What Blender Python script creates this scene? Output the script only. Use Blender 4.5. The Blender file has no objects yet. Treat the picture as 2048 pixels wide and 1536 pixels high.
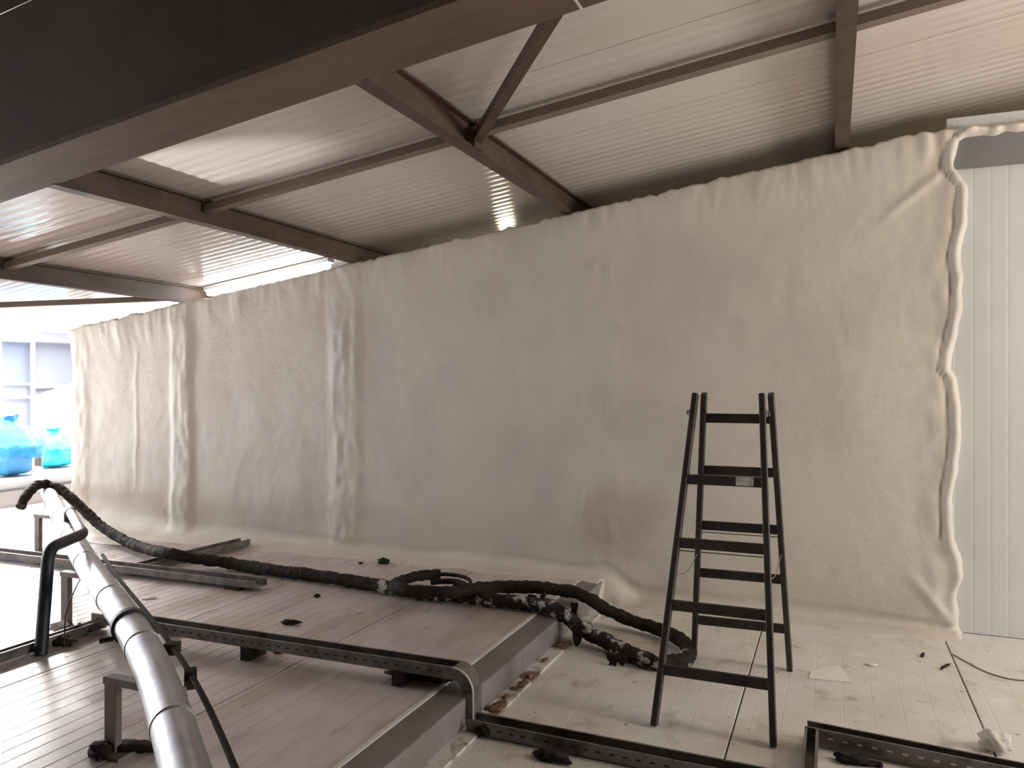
import bpy, math, random
from mathutils import Vector, Matrix, noise
random.seed(7)
C = bpy.context.scene.collection
SC = bpy.context.scene

# ------------------------------------------------------------------ camera, world, light, exposure
TH = math.radians(22.4); CT, ST = math.cos(TH), math.sin(TH)
F = 1560.0; EYE = 1.65                       # focal length in pixels of the 2048 frame, eye height
cd = bpy.data.cameras.new('camera'); cam = bpy.data.objects.new('camera', cd); C.objects.link(cam)
cd.sensor_width = 36; cd.lens = F / 2048 * 36; cd.clip_start = .05
cam.location = (0, 0, EYE); cam.rotation_euler = (math.pi / 2, 0, TH)
SC.camera = cam
SC.view_settings.view_transform = 'Standard'; SC.view_settings.look = 'None'
SC.view_settings.gamma = 1; SC.view_settings.use_curve_mapping = False
SC.view_settings.exposure = 0.0
w = bpy.data.worlds.new('sky'); SC.world = w; w.use_nodes = True
w.node_tree.nodes['Background'].inputs['Color'].default_value = (.90, .95, 1, 1)
w.node_tree.nodes['Background'].inputs['Strength'].default_value = 11.0

def area(name, loc, rot, sx, sy, power, col, portal=False):
    l = bpy.data.lights.new(name, 'AREA'); l.shape = 'RECTANGLE'; l.size = sx; l.size_y = sy
    l.energy = power; l.color = col
    o = bpy.data.objects.new(name, l); o.location = loc; o.rotation_euler = rot; C.objects.link(o)
    if portal: l.cycles.is_portal = True
    return o
def point(name, loc, power, col, r):
    l = bpy.data.lights.new(name, 'POINT'); l.energy = power; l.color = col; l.shadow_soft_size = r
    o = bpy.data.objects.new(name, l); o.location = loc; C.objects.link(o); return o
H = math.pi / 2
# daylight through the glazing at the far left end, and through the opening on the right
area('portal_left', (-8.7, 2.5, 1.3), (0, -H, 0), 2.2, 14, 1, (1, 1, 1), True)
# low soft sun that comes in under the eaves from the far left
sl_ = bpy.data.lights.new('sun', 'SUN'); sl_.energy = 12.5; sl_.angle = math.radians(20); sl_.color = (1, .97, .94)
so_ = bpy.data.objects.new('sun', sl_); C.objects.link(so_)
so_.rotation_euler = Vector((.87, -.49, -.46)).to_track_quat('-Z', 'Y').to_euler()
area('portal_right', (6.95, 3.7, 1.6), (0, H, 0), 2.2, 3.6, 1, (1, 1, 1), True)
# lamps of the room: one hanging to the right of the view, two behind the foamed partition
point('lamp_right', (3.6, 3.9, 2.5), 185, (1, .87, .69), .3)
point('lamp_behind', (-2.95, 7.15, 2.80), 9, (1, .88, .62), .08)
point('lamp_behind_right', (2.6, 7.2, 2.6), 26, (1, .82, .5), .15)

# added unseen spot standing in for sun reflected up onto the roof
wl = bpy.data.lights.new('sun_bounce_spot', 'SPOT'); wl.energy = 1300; wl.color = (.93, .97, 1); wl.spot_size = math.radians(10.5); wl.spot_blend = .75; wl.shadow_soft_size = .03
wo = bpy.data.objects.new('sun_bounce_spot', wl); wo.location = (-6.9, 2.4, .32); C.objects.link(wo)
wo.rotation_euler = (Vector((-3.52, 3.62, 2.96)) - Vector(wo.location)).to_track_quat('-Z', 'Y').to_euler()

# ------------------------------------------------------------------ helpers
def at(px, py, z=None, d=None, Y=None):
    """the point of a level z (or a distance d, or a plane Y) seen at a pixel of the photograph"""
    r = (px - 1024) / F; u = (768 - py) / F
    if z is not None: d = (z - EYE) / u
    if Y is not None: d = Y / (r * ST + CT)
    return Vector(((r * CT - ST) * d, (r * ST + CT) * d, EYE + u * d))

class MB:
    def __init__(s): s.v = []; s.f = []
    def box(s, c, size, m=None):
        n = len(s.v); c = Vector(c)
        for dx in (-.5, .5):
            for dy in (-.5, .5):
                for dz in (-.5, .5):
                    p = Vector((dx * size[0], dy * size[1], dz * size[2]))
                    if m: p = m @ p
                    s.v.append(c + p)
        s.f += [tuple(n + i for i in q) for q in ((0,1,3,2),(4,6,7,5),(0,4,5,1),(2,3,7,6),(0,2,6,4),(1,5,7,3))]
        return s
    def bar(s, a, b, wd, hg, up=(0, 0, 1)):
        a, b = Vector(a), Vector(b); x = (b - a); L = x.length; x.normalize()
        y = Vector(up).cross(x).normalized(); z = x.cross(y)
        return s.box((a + b) / 2, (L, wd, hg), Matrix((x, y, z)).transposed())
    def hexa(s, pts):      # 4 bottom, 4 top, same order
        n = len(s.v); s.v += [Vector(p) for p in pts]
        s.f += [tuple(n + i for i in q) for q in ((3,2,1,0),(4,5,6,7),(0,1,5,4),(1,2,6,5),(2,3,7,6),(3,0,4,7))]
        return s
    def tube(s, pts, rad, seg=12, caps=True, rag=0, seed=0.0, freq=30):
        pts = [Vector(p) for p in pts]; N = len(pts); n0 = len(s.v)
        t0 = (pts[1] - pts[0]).normalized()
        ref = Vector((0, 0, 1)) if abs(t0.z) < .9 else Vector((1, 0, 0))
        nrm = (ref - t0 * ref.dot(t0)).normalized()
        for i, p in enumerate(pts):
            t = (pts[min(i + 1, N - 1)] - pts[max(i - 1, 0)]).normalized()
            nrm = (nrm - t * nrm.dot(t)).normalized(); bn = t.cross(nrm)
            r = rad[i] if isinstance(rad, (list, tuple)) else rad
            for k in range(seg):
                a = 2 * math.pi * k / seg
                dr = nrm * math.cos(a) + bn * math.sin(a)
                rr = r
                if rag:
                    q = (p + dr * r) * freq
                    rr = r * (1 + rag * noise.noise(q + Vector((seed, 0, 0))) + rag * .8 * noise.noise(q * .35 + Vector((0, seed, 0))))
                s.v.append(p + dr * rr)
        for i in range(N - 1):
            for k in range(seg):
                a = n0 + i * seg + k; b = n0 + i * seg + (k + 1) % seg
                s.f.append((a, b, b + seg, a + seg))
        if caps:
            s.f.append(tuple(n0 + k for k in reversed(range(seg))))
            s.f.append(tuple(n0 + (N - 1) * seg + k for k in range(seg)))
        return s
    def extrude(s, prof, a, b, xdir, ydir):
        """closed outline prof (list of 2-D) swept straight from a to b"""
        n = len(s.v); k = len(prof); xd, yd = Vector(xdir), Vector(ydir)
        for o in (Vector(a), Vector(b)):
            for p in prof: s.v.append(o + xd * p[0] + yd * p[1])
        for i in range(k):
            j = (i + 1) % k
            s.f.append((n + i, n + j, n + k + j, n + k + i))
        s.f.append(tuple(n + i for i in reversed(range(k)))); s.f.append(tuple(n + k + i for i in range(k)))
        return s
    def build(s, name, m, parent=None, smooth=False, bevel=0, loc=None):
        me = bpy.data.meshes.new(name); me.from_pydata([tuple(v) for v in s.v], [], s.f); me.update()
        import bmesh
        bm = bmesh.new(); bm.from_mesh(me); bmesh.ops.recalc_face_normals(bm, faces=bm.faces)
        if bevel:
            bmesh.ops.bevel(bm, geom=list(bm.edges), offset=bevel, segments=1, affect='EDGES')
        bm.to_mesh(me); bm.free()
        if smooth:
            me.polygons.foreach_set('use_smooth', [True] * len(me.polygons))
            try:
              if smooth != 'soft': me.set_sharp_from_angle(angle=math.radians(50))
            except Exception: pass
        if m: me.materials.append(m)
        o = bpy.data.objects.new(name, me); C.objects.link(o)
        if parent:
            o.parent = parent
            o.matrix_parent_inverse = Matrix.Translation(parent.location).inverted()
        return o

def thing(name, label, cat, loc=(0, 0, 0), group=None):
    o = bpy.data.objects.new(name, None); C.objects.link(o); o.location = loc; o.empty_display_size = .1
    return tag(o, label, cat, group)
def tag(o, label, cat, group=None):
    o['label'] = label; o['category'] = cat
    if group: o['group'] = group
    return o
def struct(o, label=None):
    o['kind'] = 'structure'
    if label: o['label'] = label
    return o
def sempty(name, label=None):
    o = bpy.data.objects.new(name, None); C.objects.link(o); o.empty_display_size = .1
    return struct(o, label)
def spline(pts, step=.02, closed=False):
    """Catmull-Rom through the points, resampled"""
    P = [Vector(p) for p in pts]; out = []
    P = [P[0] * 2 - P[1]] + P + [P[-1] * 2 - P[-2]]
    for i in range(1, len(P) - 2):
        p0, p1, p2, p3 = P[i - 1:i + 3]
        n = max(2, int((p2 - p1).length / step))
        for k in range(n):
            t = k / n
            out.append(.5 * ((2 * p1) + (p2 - p0) * t + (2 * p0 - 5 * p1 + 4 * p2 - p3) * t * t + (3 * p1 - p0 - 3 * p2 + p3) * t ** 3))
    out.append(P[-2]); return out
def rounded(pts, r, n=6):
    """polyline with rounded corners"""
    P = [Vector(p) for p in pts]; out = [P[0]]
    for i in range(1, len(P) - 1):
        a = (P[i - 1] - P[i]); b = (P[i + 1] - P[i])
        rr = min(r, a.length * .49, b.length * .49)
        s = P[i] + a.normalized() * rr; e = P[i] + b.normalized() * rr
        for k in range(n + 1):
            t = k / n; out.append(s * (1 - t) ** 2 + P[i] * 2 * t * (1 - t) + e * t * t)
    out.append(P[-1]); return out
def sst(a, b, x):
    t = min(1, max(0, (x - a) / (b - a))); return t * t * (3 - 2 * t)
def interp(tab, x):
    if x <= tab[0][0]: return tab[0][1]
    for (a, va), (b, vb) in zip(tab, tab[1:]):
        if x <= b: return va + (vb - va) * (x - a) / (b - a)
    return tab[-1][1]

# ------------------------------------------------------------------ materials
def mat(name, col, rough=.6, metal=0.0, col2=None, scale=(1, 1, 1), nscale=4.0, lo=.4, hi=.65, layers=(), bump=0.0, bscale=40.0, bdet=4, spec=.5, rvar=0.0):
    """base colour mixed towards col2 by noise; layers = further (colour, noise scale, stretch, lo, hi, strength) stains"""
    m = bpy.data.materials.new(name); m.use_nodes = True; nt = m.node_tree; N = nt.nodes; L = nt.links
    b = N['Principled BSDF']; b.inputs['Roughness'].default_value = rough; b.inputs['Metallic'].default_value = metal
    b.inputs['Specular IOR Level'].default_value = spec
    tc = N.new('ShaderNodeTexCoord')
    def noi(sc, stretch, det=5):
        mp = N.new('ShaderNodeMapping'); mp.inputs['Scale'].default_value = stretch
        L.new(tc.outputs['Object'], mp.inputs['Vector'])
        n = N.new('ShaderNodeTexNoise'); n.inputs['Scale'].default_value = sc; n.inputs['Detail'].default_value = det
        n.inputs['Roughness'].default_value = .6
        L.new(mp.outputs['Vector'], n.inputs['Vector']); return n.outputs['Fac']
    def ramp(fac, a, c):
        r = N.new('ShaderNodeMapRange'); r.inputs['From Min'].default_value = a; r.inputs['From Max'].default_value = c
        r.interpolation_type = 'SMOOTHSTEP'; L.new(fac, r.inputs['Value']); return r.outputs['Result']
    cur = None
    if col2:
        f = ramp(noi(nscale, scale), lo, hi)
        x = N.new('ShaderNodeMix'); x.data_type = 'RGBA'
        x.inputs['A'].default_value = (*col, 1); x.inputs['B'].default_value = (*col2, 1); L.new(f, x.inputs['Factor'])
        cur = x.outputs['Result']
    for (lc, ns, stv, a, c, st) in layers:
        f = ramp(noi(ns, stv, 6), a, c)
        mu = N.new('ShaderNodeMath'); mu.operation = 'MULTIPLY'; mu.inputs[1].default_value = st; L.new(f, mu.inputs[0])
        x = N.new('ShaderNodeMix'); x.data_type = 'RGBA'
        if cur: L.new(cur, x.inputs['A'])
        else: x.inputs['A'].default_value = (*col, 1)
        x.inputs['B'].default_value = (*lc, 1); L.new(mu.outputs[0], x.inputs['Factor']); cur = x.outputs['Result']
    if cur: L.new(cur, b.inputs['Base Color'])
    else: b.inputs['Base Color'].default_value = (*col, 1)
    if rvar:
        f = ramp(noi(nscale * 1.7, scale), .3, .7)
        r = N.new('ShaderNodeMapRange'); r.inputs['To Min'].default_value = rough - rvar; r.inputs['To Max'].default_value = rough + rvar
        L.new(f, r.inputs['Value']); L.new(r.outputs['Result'], b.inputs['Roughness'])
    if bump:
        bp = N.new('ShaderNodeBump'); bp.inputs['Strength'].default_value = 1; bp.inputs['Distance'].default_value = bump
        L.new(noi(bscale, scale, bdet), bp.inputs['Height']); L.new(bp.outputs['Normal'], b.inputs['Normal'])
    return m
M = {}
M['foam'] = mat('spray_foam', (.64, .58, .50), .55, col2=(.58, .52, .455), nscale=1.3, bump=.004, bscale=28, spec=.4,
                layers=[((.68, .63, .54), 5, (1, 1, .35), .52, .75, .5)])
def local_blotch(m, col, centre, size, strength):
    """one soft blotch of colour with a noisy edge, fixed to the object"""
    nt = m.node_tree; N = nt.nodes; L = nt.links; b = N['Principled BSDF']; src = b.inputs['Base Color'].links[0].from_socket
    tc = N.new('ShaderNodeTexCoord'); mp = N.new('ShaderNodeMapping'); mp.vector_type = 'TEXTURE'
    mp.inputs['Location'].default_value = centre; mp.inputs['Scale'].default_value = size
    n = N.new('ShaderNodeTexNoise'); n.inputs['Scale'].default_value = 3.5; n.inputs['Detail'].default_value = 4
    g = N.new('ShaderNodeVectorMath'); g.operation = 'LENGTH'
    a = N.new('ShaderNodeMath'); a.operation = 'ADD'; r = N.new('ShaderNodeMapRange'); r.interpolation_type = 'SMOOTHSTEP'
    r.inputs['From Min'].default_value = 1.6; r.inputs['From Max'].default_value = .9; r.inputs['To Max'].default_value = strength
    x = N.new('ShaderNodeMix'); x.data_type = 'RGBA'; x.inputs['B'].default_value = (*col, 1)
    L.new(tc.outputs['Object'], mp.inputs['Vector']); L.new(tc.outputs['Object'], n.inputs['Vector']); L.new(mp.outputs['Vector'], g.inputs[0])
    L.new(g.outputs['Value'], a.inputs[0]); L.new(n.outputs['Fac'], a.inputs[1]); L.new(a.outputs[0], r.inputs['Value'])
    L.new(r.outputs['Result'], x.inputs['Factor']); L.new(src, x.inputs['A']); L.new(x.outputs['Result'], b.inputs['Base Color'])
local_blotch(M['foam'], (.44, .335, .265), (-1.55, 5.85, .60), (.42, .6, .40), .55)  # soft brown blotch in the foam colour, low on the wall by the step
M['panel_white'] = mat('white_panel', (.66, .66, .64), .4, col2=(.62, .62, .61), nscale=.8)
M['core'] = mat('partition_core', (.6, .58, .54), .7)
M['roof'] = mat('roof_sheet', (.67, .60, .545), .17, col2=(.61, .535, .475), nscale=.6, scale=(.4, 1.5, 1), rvar=.05)
M['floor_hi'] = mat('worn_floor', (.55, .485, .46), .36, col2=(.42, .335, .30), nscale=2.2, scale=(1.4, .45, 1), lo=.38, hi=.66, rvar=.1,
                    layers=[((.27, .19, .16), 9, (1.6, .35, 1), .54, .80, .65), ((.12, .09, .075), 30, (1, .5, 1), .68, .76, .7),
                            ((.55, .42, .25), 1.6, (1, 1, 1), .6, .75, .3)], bump=.0006, bscale=60)
M['floor_lo'] = mat('dusty_floor', (.70, .665, .625), .5, col2=(.63, .575, .50), nscale=1.8, lo=.42, hi=.68, rvar=.1,
                    layers=[((.30, .235, .19), 5, (1, .7, 1), .54, .74, .6), ((.10, .08, .065), 22, (.7, 1, 1), .635, .70, .7), ((.10, .075, .06), 60, (1, 1, 1), .66, .72, .6),
                            ((.58, .40, .22), 2.3, (1, 1, 1), .62, .76, .35), ((.78, .75, .72), 3, (1, 1, 1), .55, .7, .6)], bump=.002, bscale=35)
M['flash'] = mat('step_flashing', (.25, .23, .23), .45, col2=(.20, .17, .165), nscale=5, scale=(1, .4, 1), layers=[((.13, .09, .08), 16, (1, .5, 1), .62, .72, .5)])
M['flash_top'] = mat('step_flashing_top', (.20, .165, .16), .5, col2=(.16, .125, .12), nscale=5, scale=(1, .4, 1))
M['strip'] = mat('white_strip', (.66, .62, .57), .5, layers=[((.13, .07, .04), 5, (1, .8, 1), .50, .60, .9)])
M['edge'] = mat('white_edge', (.62, .57, .52), .45)
M['girder'] = mat('girder_rust_paint', (.135, .085, .055), .62, col2=(.105, .062, .038), nscale=2.5, scale=(.5, 2, 1), layers=[((.16, .11, .08), 7, (1, 1, 1), .55, .75, .4)])
M['girder_dark'] = mat('girder_shaded_brown', (.072, .052, .042), .7, col2=(.058, .041, .034), nscale=2)  # girder brown darkened, so the shade on its near side is in the colour
M['purlin'] = mat('purlin_rust', (.095, .056, .036), .6, col2=(.066, .038, .024), nscale=6, scale=(1, .5, 1), layers=[((.14, .10, .08), 14, (1, .5, 1), .58, .72, .5)])
M['bar'] = mat('bracing_bar', (.20, .15, .115), .55)
M['greysteel'] = mat('grey_steel', (.21, .205, .20), .5, col2=(.18, .178, .178), nscale=3)
M['wood'] = mat('ladder_wood', (.025, .017, .014), .55, col2=(.042, .028, .022), nscale=9, scale=(1, 1, .3), layers=[((.16, .12, .10), 45, (1, 1, 1), .66, .74, .7)], bump=.001, bscale=60)
M['patch'] = mat('white_paint', (.62, .6, .58), .5, col2=(.35, .33, .31), nscale=30)
M['wire'] = mat('thin_wire', (.16, .13, .11), .5)
M['silver'] = mat('silver_jacket', (.36, .35, .365), .38, .75, col2=(.28, .27, .285), nscale=6, bump=.0008, bscale=18, rvar=.06)
M['blackrub'] = mat('black_rubber', (.014, .014, .018), .5, bump=.001, bscale=60)
M['hose'] = mat('lagged_hose', (.014, .009, .007), .85, col2=(.028, .019, .015), nscale=14, layers=[((.07, .05, .04), 22, (1, 1, 1), .60, .72, .6)], bump=.008, bscale=50, spec=.25)
M['hose_white'] = mat('lagged_hose_flaked', (.016, .011, .009), .8, col2=(.03, .022, .018), spec=.25, nscale=14, layers=[((.52, .48, .44), 11, (1, 1, 1), .52, .60, .9)], bump=.006, bscale=60)
M['tray'] = mat('cable_tray_zinc', (.20, .185, .17), .38, .55, col2=(.12, .10, .092), nscale=7, layers=[((.05, .04, .035), 14, (1, 1, 1), .58, .7, .7)])
M['tray_old'] = mat('cable_tray_rusty', (.20, .17, .155), .5, .3, col2=(.12, .095, .085), nscale=8, layers=[((.05, .035, .03), 12, (1, 1, 1), .55, .7, .7)])
M['hole'] = mat('tray_slot_dark', (.02, .018, .016), .8)
M['slotlight'] = mat('tray_slot_light', (.6, .57, .52), .6)
M['stand'] = mat('pipe_stand_steel', (.21, .175, .155), .5, .3, col2=(.15, .12, .105), nscale=8)
M['scrap'] = mat('dark_scrap', (.016, .011, .009), .85, spec=.25, col2=(.035, .024, .02), nscale=20, bump=.004, bscale=60)
M['scrap_brown'] = mat('brown_scrap', (.20, .11, .055), .8, col2=(.10, .055, .03), nscale=20)
M['paper'] = mat('pale_board', (.78, .75, .70), .6)
M['bag'] = mat('blue_plastic_bag', (.03, .20, .42), .28, col2=(.05, .30, .52), nscale=6, bump=.01, bscale=14)
M['bag2'] = mat('teal_plastic_bag', (.02, .50, .58), .28, col2=(.10, .68, .74), nscale=6, bump=.01, bscale=14)
M['slab'] = mat('white_slab', (.74, .71, .69), .5)
M['frame_white'] = mat('white_frame', (.78, .79, .82), .4)
M['annex'] = mat('annex_grey', (.36, .35, .40), .6)
M['annex_soffit'] = mat('annex_soffit', (.42, .42, .46), .6)
M['shed'] = mat('white_ribbed_sheet', (.68, .70, .70), .45)
M['dim'] = mat('dark_plaster', (.16, .14, .13), .8)
M['glass'] = mat('window_glass', (.9, .95, 1), .02)
_b = M['glass'].node_tree.nodes['Principled BSDF']; _b.inputs['Transmission Weight'].default_value = 1; _b.inputs['IOR'].default_value = 1.02

# ------------------------------------------------------------------ the setting: floors
ZU = .15; WY = 5.92; RS = .137               # raised floor level, partition plane, roof slope
XE0, XE1 = -1.806, -1.63                      # step flashing
def roofline(x): return 3.275 + RS * x        # underside of the purlins / top of the partition
def grooved(x0, x1, y0, y1, z, pitch=.09, gw=.008, gd=.0012, th=.06, gap=.004):
    """one sandwich panel of the floor: fine grooves run along Y"""
    pr = [(x0 + gap, -th)]; pr.append((x0 + gap, -.003)); pr.append((x0 + gap + .003, 0)); x = x0 + pitch * .5
    while x < x1 - gap - .02:
        pr += [(x - gw / 2, 0), (x - gw / 4, -gd), (x + gw / 4, -gd), (x + gw / 2, 0)]; x += pitch
    pr += [(x1 - gap - .003, 0), (x1 - gap, -.003), (x1 - gap, -th)]
    return MB().extrude(pr, (0, y0, z), (0, y1, z), (1, 0, 0), (0, 0, 1))
floor = sempty('floor', 'dusty pale panel floor under the ladder, one step down')
for x0, x1 in ((-1.555, -.445), (-.445, .665), (.665, 1.775), (1.775, 2.885), (2.885, 3.995), (3.995, 7.0)):
    grooved(x0, x1, -5, WY, 0, gd=.0006, pitch=.14).build('floor_panel', M['floor_lo'], floor)
MB().box((-3.1, 3.25, -.09), (20.4, 16.6, .04)).build('subfloor', M['dim'], floor)
up = sempty('floor.001', 'raised grooved panel floor carrying the silver pipe')
xs = [XE0, -2.67, -3.80, -4.93, -6.06, -7.19, -8.32, -9.3]
for a, b in zip(xs[1:], xs):
    grooved(a, b, -5, WY + .1 if a > -7.3 else 11.4, ZU, th=.15).build('floor_panel', M['floor_hi'], up)
# step flashing: white lip, brown top, grey face, white foot strip
tr = sempty('trim_1', 'grey metal flashing along the step between the two floors')
MB().box((XE0 + .012, .46, ZU + .003), (.024, 10.92, .008)).build('lip', M['edge'], tr)
MB().box(((XE0 + .024 + XE1) / 2, .46, ZU - .02), (XE1 - XE0 - .024, 10.92, .04)).build('top_face', M['flash_top'], tr)
for y0, y1 in ((-5, 1.9), (1.904, 4.1), (4.104, WY)):
    MB().box((XE1 - .012, (y0 + y1) / 2, ZU / 2 - .001), (.03, y1 - y0, ZU - .004)).build('riser', M['flash'], tr)
MB().box((XE1 + .047, .46, .006), (.088, 10.92, .012)).build('foot_strip', M['strip'], tr)

# ------------------------------------------------------------------ partition with spray foam
wf = sempty('wall_front', 'cream spray foamed partition rising to the right with the roof')
XL = -7.39
MB().hexa([(XL, WY, 0), (.73, WY, 0), (.73, WY + .12, 0), (XL, WY + .12, 0),
           (XL, WY, roofline(XL) - .06), (.73, WY, roofline(.8) - .06), (.73, WY + .12, roofline(.8) - .06), (XL, WY + .12, roofline(XL) - .06)]).build('partition_core', M['core'], wf)
def ribbed_wall(x0, x1, zt):
    pr = [(x0, .1), (x0, .002)]; x = x0 + .05
    while x < x1 - .03:
        pr += [(x - .012, 0), (x - .004, .0008), (x + .004, .0008), (x + .012, 0)]; x += .1
    pr += [(x1 - .003, .002), (x1 - .003, .1)]
    return MB().extrude(pr, (0, WY, .004), (0, WY, zt), (1, 0, 0), (0, 1, 0))
for x0, x1 in ((.70, 1.70), (1.70, 2.70), (2.70, 3.70), (3.70, 7.0)):
    ribbed_wall(x0, x1, 3.42).build('wall_panel', M['panel_white'], wf)
    if x0 > 1.5: MB().box(((x0 + x1) / 2, WY + .06, 3.6), (x1 - x0, .1, 1.2)).build('upper_panel', M['panel_white'], wf)
XB = [(0, .79), (.12, .775), (.22, .76), (.38, .80), (.5, .79), (.62, .745), (.9, .735), (1.1, .77), (1.3, .79), (1.5, .785), (1.68, .765), (1.74, .725), (1.85, .74), (2.1, .79), (2.35, .80),
      (2.5, .78), (2.7, .82), (2.95, .83), (3.1, .74), (3.25, .78), (3.4, 1.0)]
def nz(x, y, z=0): return noise.noise(Vector((x, y, z)))
def foam_t(x, z, zt, zb):
    t = .052 + .016 * nz(x * .9, z * .9) + .008 * nz(x * 3.1, z * 2.2, 5) + .003 * nz(x * 11, z * 9, 9) + .0016 * nz(x * 30, z * 26, 3)
    h = z - zb
    # studs that show through the foam
    xw = x + .03 * nz(z * 1.4, 3) + .012 * nz(z * 5, 8)
    for xc, amp, wd, sharp in ((-5.93, .05, .13, .05), (-4.03, .022, .15, .06), (-1.70, .014, .20, .08), (-7.35, .02, .12, .05)):
        e = sst(xc - wd - sharp, xc - wd + sharp, xw) * (1 - sst(xc + wd - sharp, xc + wd + sharp, xw))
        t += amp * e * (.75 + .6 * nz(z * 1.3, xc)) + (.010 * e * nz(x * 16, z * 7, 2))
    t += .008 * math.exp(-((xw + 6.55) / .022) ** 2) * sst(.5, .9, z) * (1 - sst(1.9, 2.1, z))
    t += .007 * math.exp(-((x + .02 * nz(z * 9, 2) + 4.05) / .06) ** 2) * (.4 + nz(z * 4, 4) + nz(z * 11, x * 9)) + .005 * math.exp(-((x + .02 * nz(z * 8, 5) + 3.90) / .05) ** 2) * (.5 + nz(z * 7, x * 8))
    # lumpy sagging rim along the top
    k = sst(zt - .42, zt - .05, z)
    t += k * (.025 + .035 * max(0, nz(x * 4.5, z * 1.2, 11)) + .013 * abs(nz(x * 13, z * 3.0, 13)))
    dr = max(0, nz(x * 7, 31) - .25) * 2
    t += .016 * dr * sst(zt - .38 - .2 * dr, zt - .1, z) * abs(nz(x * 20, 2, 2) + .4)
    # rim on the right, ending in folds
    d = x - interp(XB, z)
    t += .022 * math.exp(-((d + .04) / .04) ** 2) * (.8 + .7 * nz(z * 3, 21)) * sst(.05, .3, h)
    t -= .018 * math.exp(-((d + .085) / .012) ** 2) * sst(.55, .7, z + .25 * nz(z * 1.7, 2))
    t += .02 * sst(-.35, -.05, d) * nz(x * 9, z * 7, 7)
    if h < .42:
        yy = .51 + .24 * (.33 - h) / .3; t += .022 * math.exp(-((x - yy) / .035) ** 2) * (1 - sst(.26, .42, h))
    # diagonal drips at the top right corner
    if x > .1:
        q = (z - 2.86) - .78 * (x - .42); t += .022 * math.exp(-(q / .03) ** 2) * sst(.25, .45, x) * (1 - sst(.75, .9, x))
        t += .022 * sst(.35, .55, x) * sst(zt - .55, zt - .1, z) * nz(x * 17, z * 3, 5)
    e = max(1 - sst(-.035, .012, d + .012 * nz(z * 9, 1)), sst(zt - .085, zt - .045, z + .03 * nz(x * 8, 6)) if x > .6 else 0)
    return t * e - .03 * (1 - e)
RF = [(-7.5, .30), (-6.9, .25), (-6.0, .19), (-5.0, .15), (-4.0, .11), (-1.8, .10), (0, .10), (.8, .05)]
def zbase(x): return ZU * (1 - sst(-1.66, -1.34, x))
def foam():
    V = []; Fc = []
    plan = []                                 # (x, y, nx, ny) around the free end at the left, then along the wall
    for i in range(9): plan.append((XL - .06, WY + .2 - .02 * i, -1, 0))
    for i in range(1, 7):
        a = math.pi / 2 * i / 6; plan.append((XL - .06 * math.cos(a), WY - .0 - .0 * i, -math.cos(a), -math.sin(a)))
    x = XL
    while x < 1.45:
        x += .0185; plan.append((x, WY, 0, -1))
    NV = 0
    for (x, y, nx, ny) in plan:
        zb = zbase(x); R = interp(RF, x) * (1 + .35 * nz(x * 2.3, 7)); zt = roofline(x) + .005 + .022 * nz(x * 6, 4) + .014 * nz(x * 19, 9) - .02
        if x > .5: zt = min(zt, 3.335 + .02 * nz(x * 9, 2)) - .0
        L = .16 * (1 + .6 * nz(x * 3.0, 15)) + .06 * abs(nz(x * 9, 3))
        prof = []
        for k in range(9):                    # skirt on the floor
            s = k / 8; prof.append((R + L * (1 - s), (ZU if x < XE1 else 0) * (1 - s) + zb * s - .006 + .026 * s ** .7 + .006 * nz(x * 8, s * 3) * s))
        for k in range(1, 11):                # cove
            a = math.pi / 2 * k / 10; prof.append((R * (1 - math.sin(a)), zb + .02 + R * (1 - math.cos(a))))
        nW = 118
        z0 = zb + .02 + R
        for k in range(1, nW + 1): prof.append((0, z0 + (zt - .03 - z0) * k / nW))
        for k in range(1, 7):                 # rolled top
            a = math.pi / 2 * k / 6; prof.append((-.05 * (1 - math.cos(a)), zt - .03 + .03 * math.sin(a)))
        prof += [(-.09, zt - .012), (-.12, zt - .06)]
        NV = len(prof)
        for (off, z) in prof:
            if z <= zb + .02 + R * .999 and off > 0:
                d = x - interp(XB, max(z, 0)); e = 1 - sst(-.04, .03, d)
                t = foam_t(x, zb + .02 + R, zt, zb) * min(1, (z - zb + .01) / (R + .03)) if e > 0 else -.03
                zz = z if e > .98 else z - .05 * (1 - e)
                V.append((x + nx * (off + t), y + ny * (off + t), zz))
            else:
                t = foam_t(x, min(z, zt - .02), zt, zb); V.append((x + nx * (off + t), y + ny * (off + t), z))
    for i in range(len(plan) - 1):
        for k in range(NV - 1):
            a = i * NV + k; Fc.append((a, a + NV, a + NV + 1, a + 1))
    b = MB(); b.v = V; b.f = Fc
    return b
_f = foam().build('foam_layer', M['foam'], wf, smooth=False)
_f.data.polygons.foreach_set('use_smooth', [True] * len(_f.data.polygons))
tb = struct(MB().box((2.35, WY - .012, 3.185), (3.6, .05, .225)).build('trim_2', M['greysteel']), 'dark grey steel strip above the white wall panels')

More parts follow.
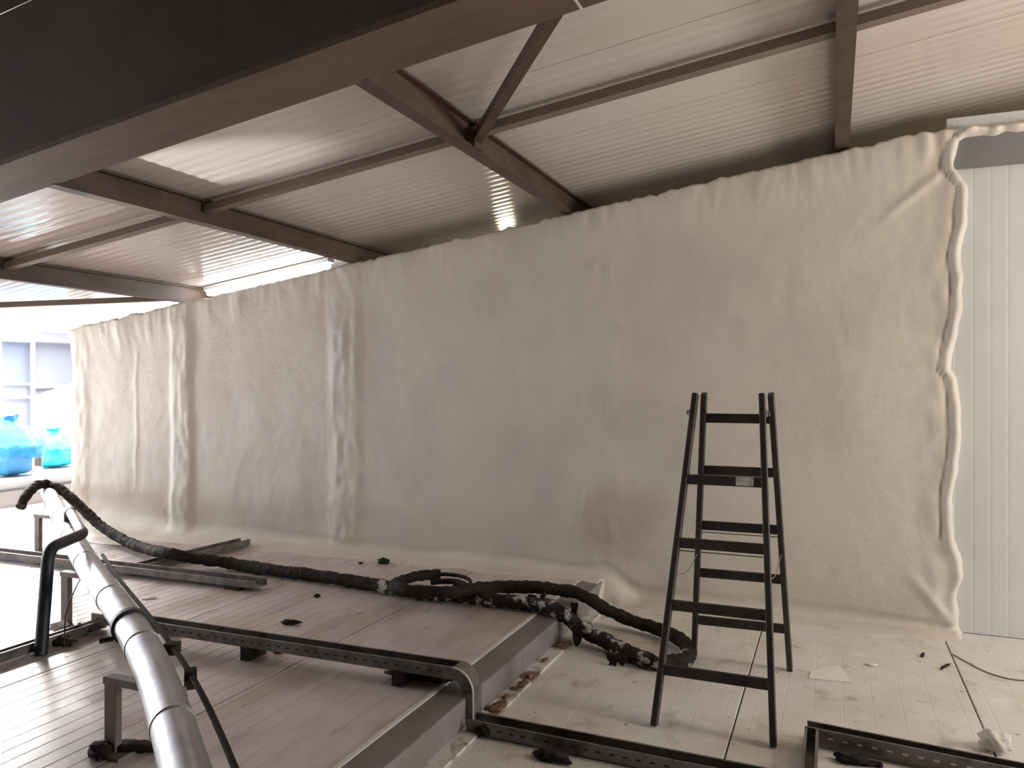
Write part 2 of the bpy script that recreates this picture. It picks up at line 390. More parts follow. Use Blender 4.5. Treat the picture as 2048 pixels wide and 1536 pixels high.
# ------------------------------------------------------------------ ceiling, girder, purlins, bracing
def roofz(x): return roofline(x) + .165
ce = sempty('ceiling', 'pale ribbed metal roof sheets sloping up to the right')
def roof_sheet(y0, y1, x0, x1, dz=0, pitch=.10, amp=.0013):
    n = max(8, int((y1 - y0) / pitch * 8)); pr = []
    for i in range(n + 1):
        y = y0 + .004 + (y1 - y0 - .008) * i / n
        pr.append((y, amp * math.cos(2 * math.pi * (y - y0) / pitch)))
    pr += [(y1 - .004, .06), (y0 + .004, .06)]
    return MB().extrude(pr, (x0, 0, roofz(x0) + dz), (x1, 0, roofz(x1) + dz), (0, 1, 0), (0, 0, 1))
for i in range(9):
    roof_sheet(2.72 + i * 1.0, 3.72 + i * 1.0, -8.6, 7.0).build('roof_sheet', M['roof'], ce, smooth=True)
MB().hexa([(-13.2, -5, roofz(-13.2) + .9), (7, -5, roofz(7) + .55), (7, 2.8, roofz(7) + .55), (-13.2, 2.8, roofz(-13.2) + .9),
           (-13.2, -5, roofz(-13.2) + 1), (7, -5, roofz(7) + .65), (7, 2.8, roofz(7) + .65), (-13.2, 2.8, roofz(-13.2) + 1)]).build('upper_roof', M['girder_dark'], ce)
def sl(x, y, dz): return (x, y, roofline(x) + dz)
GY0, GY1 = 2.64, 2.985
gd = thing('steel_girder', 'deep dark brown boxed girder crossing the top left of the view', 'beam', (-3, 2.8, roofline(-3)))
GX = (-8.5, -.93, 6.5)
for a, b in zip(GX, GX[1:]):
    MB().hexa([sl(a, GY0, .0), sl(b - .006, GY0, .0), sl(b - .006, GY1, .0), sl(a, GY1, .0), sl(a, GY0, .03), sl(b - .006, GY0, .03), sl(b - .006, GY1, .03), sl(a, GY1, .03)]).build('bottom_flange', M['girder'], gd)
for a, b in ((-8.5, -2.45), (-2.45, 6.5)):
    MB().hexa([sl(a, GY0 + .004, .03), sl(b - .0012, GY0 + .004, .03), sl(b - .0012, GY0 + .03, .03), sl(a, GY0 + .03, .03),
               sl(a, GY0 + .004, .76), sl(b - .0012, GY0 + .004, .76), sl(b - .0012, GY0 + .03, .76), sl(a, GY0 + .03, .76)]).build('side_plate', M['girder_dark'], gd)
MB().hexa([sl(-8.5, GY1 - .03, .03), sl(6.5, GY1 - .03, .03), sl(6.5, GY1 - .004, .03), sl(-8.5, GY1 - .004, .03),
           sl(-8.5, GY1 - .03, 1.15), sl(6.5, GY1 - .03, .95), sl(6.5, GY1 - .004, .95), sl(-8.5, GY1 - .004, 1.15)]).build('back_plate', M['girder_dark'], gd)
MB().box((-.93, (GY0 + GY1) / 2, roofline(-.93) + .001), (.012, GY1 - GY0, .004)).build('weld_seam', M['edge'], gd)
PX = [(-5.96, 'short looking roof purlin meeting the foam wall at its far pillar'),
      (-3.96, 'greyish roof purlin crossing the left of the view below the bright reflection'),
      (-1.96, 'dark brown roof purlin in the middle carrying a diagonal brace'),
      (.055, 'dark brown roof purlin straight above the white right end of the wall')]
for px, lab in PX:
    z = roofline(px)
    p = thing('roof_purlin', lab, 'beam', (px, 3.4, z), 'roof purlins')
    MB().box((px, 5.9, z + .008), (.09, 5.86, .014)).build('flange', M['purlin'], p)
    MB().box((px, 5.9, z + .083), (.012, 5.86, .136)).build('web', M['purlin'], p)
    MB().box((px, 5.9, z + .156), (.09, 5.86, .012)).build('flange', M['purlin'], p)
    if px in (-1.96,):
        MB().box((px + .02, 4.1, z + .06), (.09, .12, .11)).build('cleat', M['purlin'], p)
BY = 4.11
for a, b, lab in ((-8.55, -5.96, 'thin bracing bar at the far left under the bright roof'), (-5.96, -3.96, 'thin bracing bar left of the greyish purlin'),
                  (-3.96, -1.96, 'thin bracing bar between the greyish and the middle purlin'), (-1.96, .055, 'long thin bracing bar right of the middle purlin'),
                  (.055, 3.4, 'thin bracing bar at the upper right corner')):
    tag(MB().bar(sl(a + .03, BY, .10), sl(b - .03, BY, .10), .075, .05).build('bracing_bar', M['bar']), lab, 'bar', 'bracing bars under the roof')
tag(MB().bar(sl(-1.90, 4.08, .05), sl(-1.03, 2.995, .05), .055, .05).build('diagonal_brace', M['purlin']), 'short diagonal brace from the middle purlin up to the girder', 'brace')
tag(MB().bar(sl(-6.02, 5.86, .05), sl(-7.92, 3.75, .05), .06, .05).build('diagonal_brace', M['bar']), 'pale diagonal brace at the far left above the foam wall end', 'brace')

M['tube'] = mat('lit_tube', (.9, .9, .9), .5)
_b = M['tube'].node_tree.nodes['Principled BSDF']; _b.inputs['Emission Color'].default_value = (.94, .97, 1, 1); _b.inputs['Emission Strength'].default_value = 32
def batten(x0, x1, y, dz, lab):
    o = thing('batten_light', lab, 'lamp', ((x0 + x1) / 2, y, roofline((x0 + x1) / 2) + dz))
    MB().bar((x0, y, roofline(x0) + dz + .05), (x1, y, roofline(x1) + dz + .05), .10, .04).build('housing', M['frame_white'], o)
    MB().bar((x0 + .02, y, roofline(x0 + .02) + dz + .002), (x1 - .02, y, roofline(x1 - .02) + dz + .002), .09, .05).build('diffuser', M['tube'], o, bevel=.015)
batten(-5.86, -4.36, 6.12, .085, 'lit fluorescent batten under the roof just behind the foam wall top')

# ------------------------------------------------------------------ the rest of the shell and the annex at the far left
struct(MB().hexa([(-13.3, 11.45, -.2), (7.1, 11.45, -.2), (7.1, 11.55, -.2), (-13.3, 11.55, -.2), (-13.3, 11.45, 2.4), (7.1, 11.45, 4.7), (7.1, 11.55, 4.7), (-13.3, 11.55, 2.4)]).build('wall_back', M['panel_white']))
struct(MB().box((-5.96, 8.8, .9), (.06, 5.3, 3.1)).build('wall_light_block', M['dim']))  # unseen cross wall, added to keep daylight out behind the partition
struct(MB().box((-3, -5.05, 2.2), (20.6, .1, 5.4)).build('wall_near', M['dim']))
wr = sempty('wall_right')
for (y0, y1, z0, z1) in ((-5, 1.9, 0, 5), (5.5, 11.5, 0, 5), (1.9, 5.5, 2.7, 5), (1.9, 5.5, 0, .5)):
    MB().box((7.05, (y0 + y1) / 2, (z0 + z1) / 2), (.1, y1 - y0, z1 - z0)).build('wall_panel', M['dim'], wr)
an = sempty('wall_left', 'grey end wall of the annex with tall glazing')
for (y0, y1, z0, z1) in ((-5, -3, .4, 2.7), (8.98, 11.5, .44, 2.6), (-3, 8.98, .40, .52), (-3, 8.98, 2.52, 2.7)):
    MB().box((-13.25, (y0 + y1) / 2, (z0 + z1) / 2), (.1, y1 - y0, z1 - z0)).build('wall_panel', M['annex'], an)
ce2 = sempty('ceiling.001', 'flat bluish soffit of the annex')
MB().box((-12.6, 10.3, 2.66), (1.3, 2.5, .06)).build('soffit', M['annex_soffit'], ce2)
MB().box((-12.95, 9.7, 2.51), (.5, 4.0, .24)).build('bulkhead', M['annex'], ce2)
fl3 = sempty('floor.002', 'white raised slab at the far left end')
MB().box((-11.25, 3.2, .29), (3.9, 16.4, .30)).build('slab', M['slab'], fl3)
MB().box((-9.29, 3.2, .36), (.05, 16.4, .03)).build('edge_angle', M['greysteel'], fl3)
wn = sempty('window_1', 'white framed glazing in the end wall at the far left')
for y in (8.0, 8.93, 9.53):
    MB().box((-13.1, y, 1.48), (.06, .05, 2.06)).build('post', M['frame_white'], wn)
for z in (1.65, 1.42, 2.40):
    MB().box((-13.1, 9.0, z), (.05, 1.1, .04)).build('rail', M['frame_white'], wn)
MB().box((-13.16, 9.23, 2.03), (.012, .56, .70)).build('pane', M['glass'], wn)
MB().box((-13.1, 10.4, 1.62), (.05, 1.75, .05), Matrix.Rotation(.03, 3, 'X')).build('rail', M['frame_white'], wn)
sh = thing('ribbed_shed', 'white ribbed metal shed with a sloping top behind the foam wall end', 'shed', (-12, 9.8, .44))
pr = []; y = 9.05
while y < 11.2:
    pr += [(y, 0), (y + .10, 0), (y + .115, -.02), (y + .155, -.02)]; y += .17
b = MB(); n = len(pr)
for (py_, dx) in pr: b.v += [Vector((-12.0 - dx * 1, py_, .44)), Vector((-12.0 - dx, py_, 1.40 + .32 * (py_ - 9.05)))]
for i in range(n - 1): b.f.append((2 * i, 2 * i + 2, 2 * i + 3, 2 * i + 1))
b.v += [Vector((-12.5, 9.05, .44)), Vector((-12.5, 9.05, 1.40))]; b.f.append((2 * n, 0, 1, 2 * n + 1))
b.build('ribbed_side', M['shed'], sh)
MB().bar((-12.15, 9.0, 1.41), (-12.15, 11.2, 2.115), .5, .05, (0, 0, 1)).build('roof_edge', M['frame_white'], sh)
MB().box((-11.97, 9.2, 1.24), (.03, .09, .06)).build('latch', M['greysteel'], sh)

def bag(name, c, sx, sy, sz, m, seed):
    """knotted rubbish bag: creased sack narrowing to a tied neck"""
    b = MB(); nu, nv = 40, 30
    for j in range(nv + 1):
        v = j / nv
        r = math.sin(math.pi * min(1, v / .93) ** .75) ** .62 if v < .86 else .26 - .9 * (v - .86) + .5 * max(0, v - .94) * 4
        r = max(r, .02) if 0 < j else .02
        for i in range(nu):
            a = 2 * math.pi * i / nu
            q = Vector((math.cos(a) * 1.6, math.sin(a) * 1.6, v * 2.2 + seed))
            k = 1 + .14 * noise.noise(q) + .10 * abs(noise.noise(q * 2.7)) + .05 * abs(noise.noise(q * 6)) + .05 * v * math.sin(a * 11 + 4 * noise.noise(q))
            b.v.append(Vector((c[0] + sx * r * k * math.cos(a), c[1] + sy * r * k * math.sin(a), c[2] + sz * (v * (1 + .06 * noise.noise(q * 1.4)) if j else 0))))
    for j in range(nv):
        for i in range(nu):
            b.f.append((j * nu + i, j * nu + (i + 1) % nu, (j + 1) * nu + (i + 1) % nu, (j + 1) * nu + i))
    b.f.append(tuple(reversed(range(nu)))); b.f.append(tuple(nv * nu + i for i in range(nu)))
    return b.build(name, m, None, smooth=True)
tag(bag('rubbish_bag', (-10.05, 6.98, .44), .36, .46, .80, M['bag'], 1.7), 'large knotted blue rubbish bag on the white slab at the left edge', 'bag', 'rubbish bags')
tag(bag('rubbish_bag', (-10.5, 7.95, .44), .34, .40, .56, M['bag2'], 6.1), 'smaller bright teal rubbish bag between the blue bag and the foam wall', 'bag', 'rubbish bags')

# ------------------------------------------------------------------ the big silver pipe and its stands
P0 = Vector((-1.15, 1.27, .50)); P1 = Vector((-2.59, 2.38, .53)); P2 = Vector((-4.27, 3.45, .555)); P3 = Vector((-6.45, 4.90, .56)); P4 = Vector((-9.15, 6.72, .56))
pp = thing('insulated_pipe', 'long silver clad pipe running from the lower left to the far slab', 'pipe', (-2.59, 2.38, .15))
axis = spline([P0, P1, P2, P3, P4], .05)
PR = .070
MB().tube(axis, PR, 32).build('jacket', M['silver'], pp, smooth=True)
L = [0]
for a, b in zip(axis, axis[1:]): L.append(L[-1] + (b - a).length)
def along(s):
    for i in range(len(L) - 1):
        if L[i + 1] >= s:
            t = (s - L[i]) / (L[i + 1] - L[i]); return axis[i].lerp(axis[i + 1], t), (axis[i + 1] - axis[i]).normalized()
    return axis[-1], (axis[-1] - axis[-2]).normalized()
def ring(s, w, r, m, name):
    p, t = along(s); MB().tube([p - t * w / 2, p - t * w * .45, p + t * w * .45, p + t * w / 2], [PR, r, r, PR], 32).build(name, m, pp, smooth=True)
s = .25
while s < L[-1]:
    ring(s, .022, PR + .0035, M['silver'], 'joint_band'); s += .94 if s > 2 else .86
ring(2.30, .04, PR + .012, M['blackrub'], 'rubber_clamp')
p, t = along(2.30)
MB().tube([p + Vector((-.05, -.05, -.05)), p + Vector((-.08, -.10, -.05))], .012, 8).build('clamp_bolt', M['blackrub'], pp)
MB().tube(rounded([P4, P4 + Vector((-.12, .08, .0)), P4 + Vector((-.13, .09, .16))], .1), PR * .8, 20).build('end_elbow', M['silver'], pp, smooth=True)

def pipe_stand(foot, top, span, lab):
    f = Vector(foot); o = thing('pipe_stand', lab, 'stand', f, 'steel pipe stands')
    h = top - f.z; w = .062
    MB().box(f + Vector((0, 0, h / 2)), (w, .035, h)).build('post', M['stand'], o, bevel=.003)
    MB().box(f + Vector((span / 2 - w / 2, 0, h - .012)), (span, .05, .03)).build('crossbar', M['stand'], o, bevel=.003)
    MB().hexa([f + Vector(q) for q in ((span - w - .01, -.03, h - .20), (span - w + .004, -.03, h - .20), (span - w + .004, .03, h - .20), (span - w - .01, .03, h - .20),
              (span - w - .01, -.03, h - .027), (span - w + .03, -.03, h - .027), (span - w + .03, .03, h - .027), (span - w - .01, .03, h - .027))]).build('hanger_plate', M['stand'], o)
    MB().box(f + Vector((.01, 0, .006)), (.16, .11, .012)).build('foot_plate', M['stand'], o)
    return o
pipe_stand((-2.71, 2.316, ZU), .460, .40, 'nearest pipe stand, at the bottom edge of the photo')
pipe_stand((-4.41, 3.43, ZU), .483, .42, 'middle pipe stand, right of the black bent pipe')
pipe_stand((-6.58, 4.84, ZU), .485, .42, 'farthest pipe stand, below the hose hanging over the pipe')
# thin conduit beside the pipe
off = Vector((.546, .838, 0)) * .17
cp = [q + off + Vector((0, 0, -.11)) for q in (P0, P1, P2)] + [P2 + Vector((-.55, .36, 0)) + off + Vector((0, 0, -.10))]
co = thing('thin_conduit', 'thin dark brown conduit running beside the silver pipe', 'conduit', cp[1])
MB().tube(spline(cp, .06), .012, 10).build('tube', M['scrap'], co, smooth=True)
q = along(2.25)[0] + off + Vector((0, 0, -.10))
MB().box(q + Vector((0, 0, -.02)), (.06, .06, .05), Matrix.Rotation(.4, 3, 'Z')).build('clip', M['scrap'], co)
q = along(1.85)[0] + off + Vector((0, 0, -.10))
MB().box(q + Vector((0, 0, -.03)), (.05, .05, .08), Matrix.Rotation(.8, 3, 'Z')).build('clip', M['scrap'], co)
# black bent drain pipe that joins the silver pipe
dp = thing('bent_drain_pipe', 'black insulated pipe bent over the silver pipe and down to the floor', 'pipe', (-4.06, 3.02, ZU))
q1 = Vector((-5.28, 4.125, .60)); q2 = Vector((-5.28, 4.125, .715)); q3 = Vector((-4.33, 3.48, .715)); q4 = Vector((-4.13, 3.10, .715)); q5 = Vector((-4.06, 3.00, ZU))
MB().tube(rounded([q1, q2, q2.lerp(q3, .16)], .06), .036, 16).build('riser_elbow', M['blackrub'], dp, smooth=True)
MB().tube([q2.lerp(q3, .12), q2.lerp(q3, .96)], .031, 16).build('silver_section', M['silver'], dp, smooth=True)
MB().tube(rounded([q2.lerp(q3, .90), q3, q4, q5], .09, 8), .034, 16).build('insulated_leg', M['blackrub'], dp, smooth=True)
wr_ = tag(MB().tube(spline([(-3.98, 3.08, .17), (-3.99, 3.1, .36), (-4.05, 3.2, .46), (-4.2, 3.36, .48)], .02), .004, 6).build('thin_wire', M['blackrub']), 'thin black wire looping beside the black bent pipe', 'wire')

# ------------------------------------------------------------------ cable trays
def tray_run(parent, name, a, b, wd, hg, m, side=(0, 0, 1), slots=True, slotmat=None):
    """U channel, open upwards, from a to b (bottom centre line); side flanges have a row of slots"""
    a, b = Vector(a), Vector(b); x = (b - a).normalized(); u = Vector(side); y = u.cross(x).normalized(); t = .003
    pr = [(-wd / 2, 0), (wd / 2, 0), (wd / 2, hg), (wd / 2 - .012, hg), (wd / 2 - .012, hg - t), (wd / 2 - t, hg - t), (wd / 2 - t, t), (-wd / 2 + t, t), (-wd / 2 + t, hg - t), (-wd / 2 + .012, hg - t), (-wd / 2 + .012, hg), (-wd / 2, hg)]
    o = MB().extrude(pr, a, b, y, u).build(name, m, parent)
    if slots:
        Ln = (b - a).length; s_ = MB(); k = .05; mt = Matrix((x, y, u)).transposed()
        while k < Ln - .04:
            for sg in (-1, 1):
                s_.box(a + x * k + y * sg * (wd / 2 + .0003) + u * hg * .52, (.022, .0022, .008), mt)
            k += .06
        so = s_.build('slot_row', slotmat or M['hole'], parent); so['kind'] = 'stuff'
    return o
TY = 3.42
t1 = thing('cable_tray', 'grey perforated cable tray that bends down over the step', 'cable tray', (-1.6, TY, 0))
tray_run(t1, 'upper_run', (-4.10, TY - .02, .222), (-1.70, TY, .222), .10, .06, M['tray'])
# elbow and drop over the step
arc = []
for k in range(9):
    a = math.pi / 2 * k / 8; arc.append(Vector((-1.70 + .11 * math.sin(a), TY, .282 - .11 + .11 * math.cos(a))))
b = MB()
for k, p in enumerate(arc):
    n_ = Vector((math.sin(math.pi / 2 * k / 8), 0, math.cos(math.pi / 2 * k / 8)))
    for yy, dd in ((-.05, 0), (.05, 0), (.05, -.06), (-.05, -.06)): b.v.append(p + Vector((0, yy, 0)) + n_ * dd)
for k in range(8):
    for j in range(4):
        b.f.append((k * 4 + j, k * 4 + (j + 1) % 4, k * 4 + 4 + (j + 1) % 4, k * 4 + 4 + j))
b.f += [(0, 1, 2, 3), (32, 33, 34, 35)]
b.build('elbow', M['tray'], t1, smooth=True)
MB().tube([p + Vector((0, -.05, 0)) for p in arc] + [Vector((-1.59, TY - .05, .04))], .005, 8).build('edge_highlight', M['edge'], t1, smooth=True)  # pale tube painted in as the bright highlight along the elbow edge
MB().bar((-1.62, TY, .175), (-1.62, TY, .012), .10, .058, (1, 0, 0)).build('drop', M['tray'], t1)
tray_run(t1, 'lower_run', (-1.60, TY - .05, .006), (.6, TY - .12, .006), .10, .062, M['tray'])
tray_run(t1, 'side_run', (-4.15, TY + .05, .16), (-4.15, -1.0, .16), .07, .05, M['tray_old'], slots=False)
for x in (-3.9, -2.95, -2.0):
    MB().box((x, TY, ZU + .036), (.06, .13, .072)).build('foot', M['scrap'], t1)
t2 = thing('cable_tray', 'flat rusty cable tray lying across the back of the raised floor', 'cable tray', (-5.5, 4.52, ZU))
tray_run(t2, 'long_run', (-9.2, 4.50, .175), (-3.85, 4.55, .175), .13, .05, M['tray_old'], slots=False)
MB().box((-4.05, 4.52, ZU + .012), (.14, .1, .024)).build('foot', M['scrap'], t2)
MB().box((-6.9, 4.50, ZU + .012), (.14, .1, .024)).build('foot', M['scrap'], t2)
t4 = thing('cable_tray', 'loose channel lying under the hose with its end against the foam', 'cable tray', (-5.1, 5.2, ZU))
tray_run(t4, 'channel', (-5.17, 4.62, .153), (-5.02, 5.72, .175), .13, .05, M['tray_old'], slots=False)
a_ = at(1615, 1440, .085); b_ = at(2048, 1525, .085)
x_ = (b_ - a_).normalized(); y_ = Vector((-x_.y, x_.x, 0))
t3 = thing('cable_tray', 'slotted cable tray corner at the bottom right of the photo', 'cable tray', (a_.x, a_.y, 0))
tray_run(t3, 'long_run', (a_ - y_ * .04) * Vector((1, 1, 0)).length ** 0 - Vector((0, 0, .07)), b_ + x_ * .9 - y_ * .04 - Vector((0, 0, .07)), .08, .07, M['tray'], slotmat=M['slotlight'])
tray_run(t3, 'corner_run', a_ + x_ * .03 - y_ * .085 - Vector((0, 0, .07)), a_ + x_ * .03 - y_ * .085 - Vector((0, 2.2, .07)), .06, .07, M['tray'], slots=False)

# ------------------------------------------------------------------ the lagged hose with its coil
hz = ZU + .052
W = [at(42, 1014, d=7.3), at(52, 992, d=7.4), at(72, 972, d=7.6), at(95, 968, d=7.75), at(120, 978, d=7.7), at(150, 1003, d=7.6), at(178, 1030, d=7.5), at(205, 1054, d=7.38), at(250, 1081, d=7.1), at(290, 1097, d=6.75)]
W += [at(335, 1106, z=.28), at(400, 1118, z=.235), at(470, 1128, z=hz), at(560, 1142, z=hz), at(640, 1153, z=hz), at(740, 1168, z=hz), at(830, 1184, z=hz), at(950, 1196, z=hz), at(1050, 1206, z=hz), at(1095, 1213, z=hz)]
W += [at(1130, 1233, z=.165), at(1160, 1255, z=.10), at(1220, 1288, z=.054), at(1290, 1318, z=.05), at(1345, 1325, z=.05), at(1372, 1316, z=.05), at(1378, 1302, z=.05)]
Wc = spline(W, .014)
i1 = min(range(len(Wc)), key=lambda i: (Wc[i] - at(760, 1170, z=hz)).length)
T2 = [at(1372, 1316, z=.05), at(1378, 1302, z=.05), at(1360, 1278, z=.055), at(1325, 1262, z=.055), at(1290, 1250, z=.06), at(1250, 1236, z=.085), at(1210, 1217, z=.14), at(1180, 1199, z=.20), at(1150, 1186, z=.235), at(1110, 1178, z=.235), at(1050, 1174, z=.225), at(980, 1175, z=.23), at(930, 1181, z=.27), at(890, 1184, z=.29)]
hs = thing('lagged_hose', 'long ragged dark hose across both floors, ending in a coil', 'hose', (-3, 5, ZU))
MB().tube(Wc[:i1 + 4], .045, 18, rag=.20, seed=1.0, freq=34).build('far_section', M['hose'], hs, smooth=True)
MB().tube(Wc[i1:], .046, 18, rag=.24, seed=1.0, freq=34).build('flaked_section', M['hose_white'], hs, smooth=True)
_t = spline(T2, .014)
MB().tube(_t, [.042 * (1 - .22 * sst(len(_t) - 22, len(_t) - 1, i)) for i in range(len(_t))], 18, rag=.22, seed=4.0, freq=34).build('return_section', M['hose'], hs, smooth=True)
lc = at(866, 1160, z=.29)
lp = [T2[-2], T2[-1]]
for k in range(0, 21):
    a = math.radians(-75 - 15.5 * k)
    lp.append(Vector((lc.x + .25 * math.cos(a), lc.y + .30 * math.sin(a), .288 - .03 * sst(2, 8, k))))
lpc = spline(lp, .014)
MB().tube(lpc[:int(len(lpc) * .66)], .037, 16, rag=.22, seed=8.0, freq=34).build('coil', M['hose'], hs, smooth=True)
MB().tube(lpc[int(len(lpc) * .63):], .014, 10).build('bare_end', M['scrap'], hs, smooth=True)
lp2 = [Vector((lc.x + .20 * math.cos(a) + .02, lc.y + .22 * math.sin(a), .225 + .002 * k)) for k, a in enumerate([math.radians(130 - 14 * j) for j in range(13)])]
MB().tube(spline(lp2, .014), .022, 10, rag=.2, seed=3).build('inner_coil', M['hose'], hs, smooth=True)
def flap(p, sx, sz, seed):
    b = MB(); n = 6
    for i in range(n):
        for j in range(4):
            q = Vector((p[0] + sx * (j / 3 - .5) * (1 - .12 * i) + .02 * nz(i * .9, j, seed), p[1] + .02 * nz(i, j * .8, seed + 3) - .045, p[2] + sz * (.35 - i / (n - 1)) + .012 * nz(i * 1.3, j * 1.3, seed + 5)))
            b.v.append(q)
    k = len(b.v)
    for q in list(b.v): b.v.append(q + Vector((.003, .007, .002)))
    for i in range(n - 1):
        for j in range(3):
            a = i * 4 + j; b.f.append((a, a + 1, a + 5, a + 4)); b.f.append((k + a, k + a + 4, k + a + 5, k + a + 1))
    rim = [j for j in range(4)] + [i * 4 + 3 for i in range(1, n)] + [(n - 1) * 4 + j for j in (2, 1, 0)] + [i * 4 for i in range(n - 2, 0, -1)]
    for u, v in zip(rim, rim[1:] + rim[:1]): b.f.append((u, k + u, k + v, v))
    return b.build('torn_flap', M['scrap'], hs, smooth=True)
for (px, py, z, sx, sz, sd) in ((1158, 1262, .10, .07, .13, 1), (1152, 1215, .19, .05, .12, 2), (1230, 1310, .05, .10, .07, 3), (1248, 1312, .045, .08, .06, 4), (1068, 1196, .2, .06, .09, 5), (1090, 1180, .235, .05, .08, 6), (1180, 1255, .1, .06, .06, 7), (700, 1160, .2, .06, .06, 8), (918, 1172, .28, .05, .10, 9)):
    flap(at(px, py, z), sx, sz, sd)

# ------------------------------------------------------------------ the step ladder
ld = thing('step_ladder', 'dark wooden double sided step ladder standing on the lower floor', 'ladder', (-.515, 4.25, 0))
FEET = {'fl': (-.80, 3.74), 'fr': (-.252, 3.73), 'rl': (-.776, 4.753), 'rr': (-.232, 4.77)}
TOPZ = 1.598
TOPS = {'fl': (-.672, 4.17), 'fr': (-.338, 4.17), 'rl': (-.640, 4.25), 'rr': (-.300, 4.25)}
def leg(k, z):
    a = Vector((*FEET[k], 0)); b = Vector((*TOPS[k], TOPZ)); return a.lerp(b, z / TOPZ)
for k in FEET:
    a, b = leg(k, 0.003), leg(k, TOPZ)
    x = (b - a).normalized(); y = Vector((1, 0, 0)); y = (y - x * y.dot(x)).normalized(); z = x.cross(y)
    MB().box((a + b) / 2, ((b - a).length, .030, .055), Matrix((x, y, z)).transposed()).build('leg', M['wood'], ld, bevel=.003)
def rung_z(k, py):
    best = min((i / 400 * TOPZ for i in range(401)), key=lambda z: abs(768 - (leg(k, z).z - EYE) * F / (leg(k, z).y * CT - leg(k, z).x * ST) - py))
    return best
for side, pys in (('f', (957, 1084, 1207, 1336)), ('r', (836, 940, 1051, 1145, 1240))):
    for py in pys:
        z = rung_z(side + 'l', py); a, b = leg(side + 'l', z), leg(side + 'r', z)
        dy = -.012 if side == 'f' else .012
        MB().bar(a + Vector((-.008, dy, 0)), b + Vector((.008, dy, 0)), .022, .050).build('rung', M['wood'], ld, bevel=.002)
        if py == 957:
            p = a.lerp(b, .76); MB().box(p + Vector((0, dy - .0125, .002)), (.085, .003, .044)).build('white_patch', M['patch'], ld)
for k, s_ in (('fl', -1), ('fr', 1)):
    p = leg(k, 1.53); MB().box(p + Vector((s_ * .019, .035, -.03)), (.012, .12, .035)).build('hinge', M['greysteel'], ld, bevel=.003)
    p = leg(k, 1.50); MB().tube([p + Vector((s_ * .01, .01, 0)), p + Vector((s_ * .035, .01, 0))], .012, 8).build('hinge_bolt', M['greysteel'], ld)
z1 = rung_z('fl', 1100); MB().tube([leg('fl', z1), leg('fr', z1)], .0028, 6).build('tie_wire', M['wire'], ld)
z1 = rung_z('rl', 1064); MB().tube([leg('rl', z1), leg('rr', z1)], .0028, 6).build('tie_wire', M['wire'], ld)
a, b = leg('fl', rung_z('fl', 1148)), leg('rl', rung_z('rl', 1105))
MB().tube(spline([a, a.lerp(b, .5) + Vector((0, 0, -.05)), b], .03), .0028, 6).build('spreader_cord', M['wire'], ld)
a, b = leg('fr', rung_z('fr', 1160)), leg('rr', rung_z('rr', 1105))
MB().tube(spline([a, a.lerp(b, .5) + Vector((0, 0, -.05)), b], .03), .0028, 6).build('spreader_cord', M['wire'], ld)

# ------------------------------------------------------------------ litter on the floors
def scrap(px, py, z, sx, sy, sz, m, lab, seed, name='insulation_scrap', cat='scrap', rot=0.0):
    c = at(px, py, z); b = MB(); nu, nv = 20, 10; mt = Matrix.Rotation(rot, 3, 'Z')
    for j in range(nv + 1):
        v = math.pi * j / nv
        for i in range(nu):
            a = 2 * math.pi * i / nu
            q = Vector((math.cos(a) * math.sin(v), math.sin(a) * math.sin(v), math.cos(v)))
            k = 1 + .55 * noise.noise(q * 1.7 + Vector((seed, 0, 0))) + .3 * noise.noise(q * 4 + Vector((seed, 2, 0)))
            p = mt @ Vector((q.x * sx * k, q.y * sy * k, 0)); zz = max(-.9, q.z * k) * sz + sz * .9
            b.v.append(Vector((c.x + p.x, c.y + p.y, z + .001 + zz)))
    for j in range(nv):
        for i in range(nu): b.f.append((j * nu + i, j * nu + (i + 1) % nu, (j + 1) * nu + (i + 1) % nu, (j + 1) * nu + i))
    o = b.build(name, m, None, smooth='soft'); tag(o, lab, cat, 'scraps of torn insulation' if cat == 'scrap' else None); return o
S = M['scrap']
scrap(766, 1127, ZU, .05, .035, .022, S, 'dark crumb of insulation behind the coil, near the wall foot', 1)
scrap(722, 1128, ZU, .02, .015, .008, S, 'tiny dark crumb left of the crumb behind the coil', 2)
scrap(928, 1129, ZU, .03, .02, .008, S, 'small dark fleck at the wall foot right of the coil', 3)
scrap(634, 1195, ZU, .022, .016, .012, S, 'single dark crumb in front of the hose left of the coil', 4)
scrap(582, 1249, ZU, .055, .02, .015, S, 'dark twig like scrap behind the upper tray', 5, rot=.3)
scrap(483, 1166, ZU, .05, .035, .02, S, 'dark clump under the end of the flat rusty tray', 6)
scrap(522, 1301, ZU, .045, .035, .03, S, 'dark clump in front of the upper tray at its middle', 7)
scrap(556, 1306, ZU, .03, .015, .008, S, 'flat dark sliver beside the clump at the tray middle', 8)
scrap(340, 1268, ZU, .06, .04, .025, S, 'dark clump right of the rubber pipe clamp', 9)
scrap(845, 1360, ZU, .17, .05, .028, S, 'long black clump under the tray beside the step', 10, rot=.05)
scrap(120, 1288, ZU, .10, .05, .025, S, 'dark heap at the foot of the black bent pipe', 11)
scrap(165, 1268, ZU, .06, .04, .03, S, 'dark heap at the foot of the middle pipe stand', 12)
scrap(262, 1502, ZU, .13, .04, .018, S, 'dark heap at the foot of the nearest pipe stand', 13, rot=.4)
scrap(200, 1515, ZU, .05, .04, .03, S, 'dark curled scrap at the bottom left corner', 14)
scrap(1100, 1521, 0, .085, .032, .022, S, 'black scrap along the front of the lower tray', 15, rot=-.1)
scrap(965, 1473, 0, .035, .03, .03, S, 'black scrap at the corner where the tray meets the lower floor', 16)
scrap(1030, 1383, 0, .03, .02, .012, M['scrap_brown'], 'rusty brown crumb by the white foot strip, nearest the tray', 17)
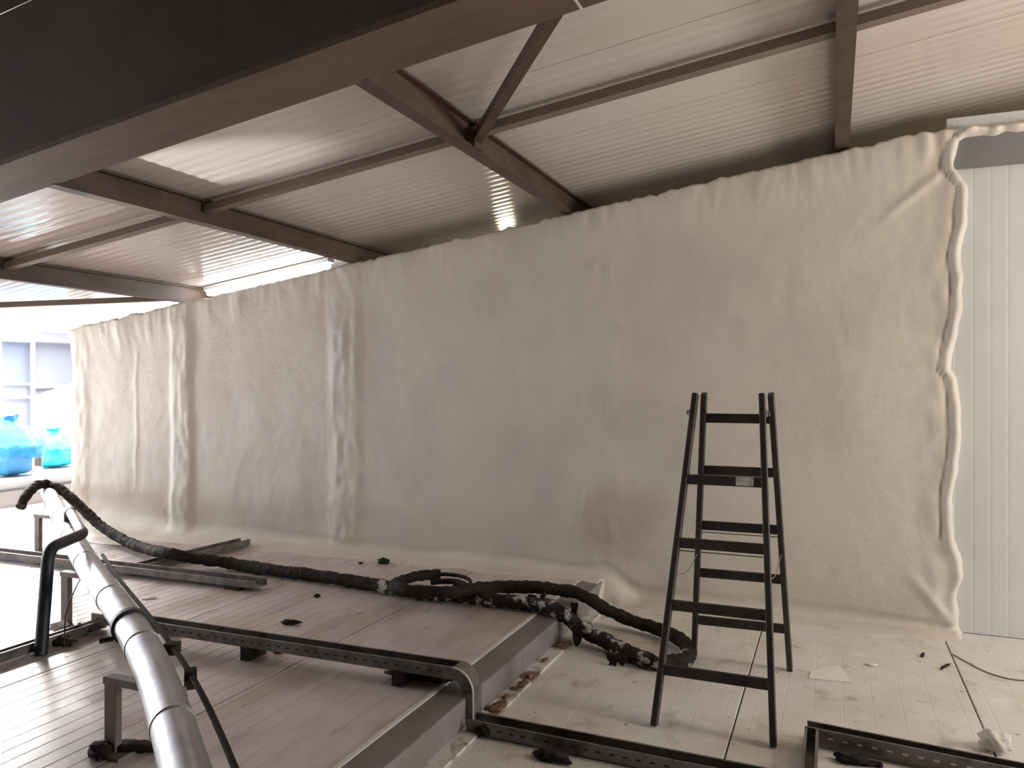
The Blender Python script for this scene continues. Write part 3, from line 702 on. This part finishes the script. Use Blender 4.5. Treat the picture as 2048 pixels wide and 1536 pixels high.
scrap(1058, 1358, 0, .02, .035, .014, M['scrap_brown'], 'rusty brown crumb by the white foot strip, farther from the tray', 18)
scrap(985, 1424, 0, .045, .03, .014, M['scrap_brown'], 'rusty brown heap against the back of the lower tray', 19)
for k, (px, py, a_, b_) in enumerate(((1000, 1412, .03, .05), (1045, 1370, .022, .05), (1090, 1322, .014, .04), (1118, 1292, .012, .04), (1012, 1396, .018, .03))):
    scrap(px, py, .012, a_, b_, .008, M['scrap_brown'], ('broad rusty crust on the white foot strip, nearest the tray', 'second rusty crust along the white foot strip from the tray', 'third rusty crust along the white foot strip from the tray',
          'rusty crust on the white foot strip, closest to the hose', 'small rusty crust between the two broad ones by the tray')[k], 40 + k, 'rust_crust', 'crust')
scrap(1705, 1527, 0, .075, .03, .018, S, 'black scrap under the slotted tray corner', 20)
scrap(1750, 1533, 0, .03, .015, .012, S, 'small black scrap right of the one under the slotted tray', 21)
scrap(1890, 1335, 0, .008, .07, .006, S, 'thin dark curl near the floor joint at the right', 22, rot=-.5)
scrap(1845, 1312, 0, .01, .04, .006, S, 'short dark curl left of the thin curl at the right', 23, rot=-.2)
scrap(1990, 1502, 0, .06, .05, .045, M['foam'], 'cream lump of foam behind the slotted tray at the right edge', 24, 'foam_lump', 'foam lump')
scrap(1742, 1331, 0, .03, .018, .006, M['paper'], 'small white chip behind the pale board offcut', 25, 'foam_chip', 'chip')
scrap(300, 1198, ZU, .05, .012, .006, M['paper'], 'pale sliver on the floor right of the conduit', 26, 'pale_sliver', 'chip', rot=.9)
scrap(318, 1262, ZU, .03, .02, .012, M['paper'], 'white scrap beside the rubber pipe clamp', 27, 'foam_chip', 'chip')
scrap(118, 1262, ZU, .03, .05, .03, M['paper'], 'crumpled white film between black pipe and middle stand', 28, 'plastic_film', 'film')
scrap(385, 1050, ZU, .16, .05, .05, M['foam'], 'cream ridge of spilled foam at the wall foot', 29, 'foam_lump', 'foam lump')
pb = [at(x, y, 0) for x, y in ((1618, 1358), (1622, 1343), (1678, 1332), (1704, 1366))]
tag(MB().hexa([p + Vector((0, 0, .001)) for p in pb] + [p + Vector((0, 0, .006)) for p in pb]).build('board_offcut', M['paper']), 'flat pale board offcut on the floor right of the ladder', 'board')
cr = [at(x, y, .004) for x, y in ((1905, 1308), (1935, 1325), (1975, 1345), (2020, 1358), (2060, 1362))]
tag(MB().tube(spline(cr, .03), .0035, 6).build('loose_string', M['wire']), 'thin dark string on the lower floor near the white wall', 'string')
th_ = [at(x, y, .162) for x, y in ((168, 1082), (220, 1090), (290, 1096))]
tag(MB().tube(spline(th_, .05), .006, 6).build('thin_rod', M['stand']), 'thin rod on the raised floor behind the silver pipe', 'rod')
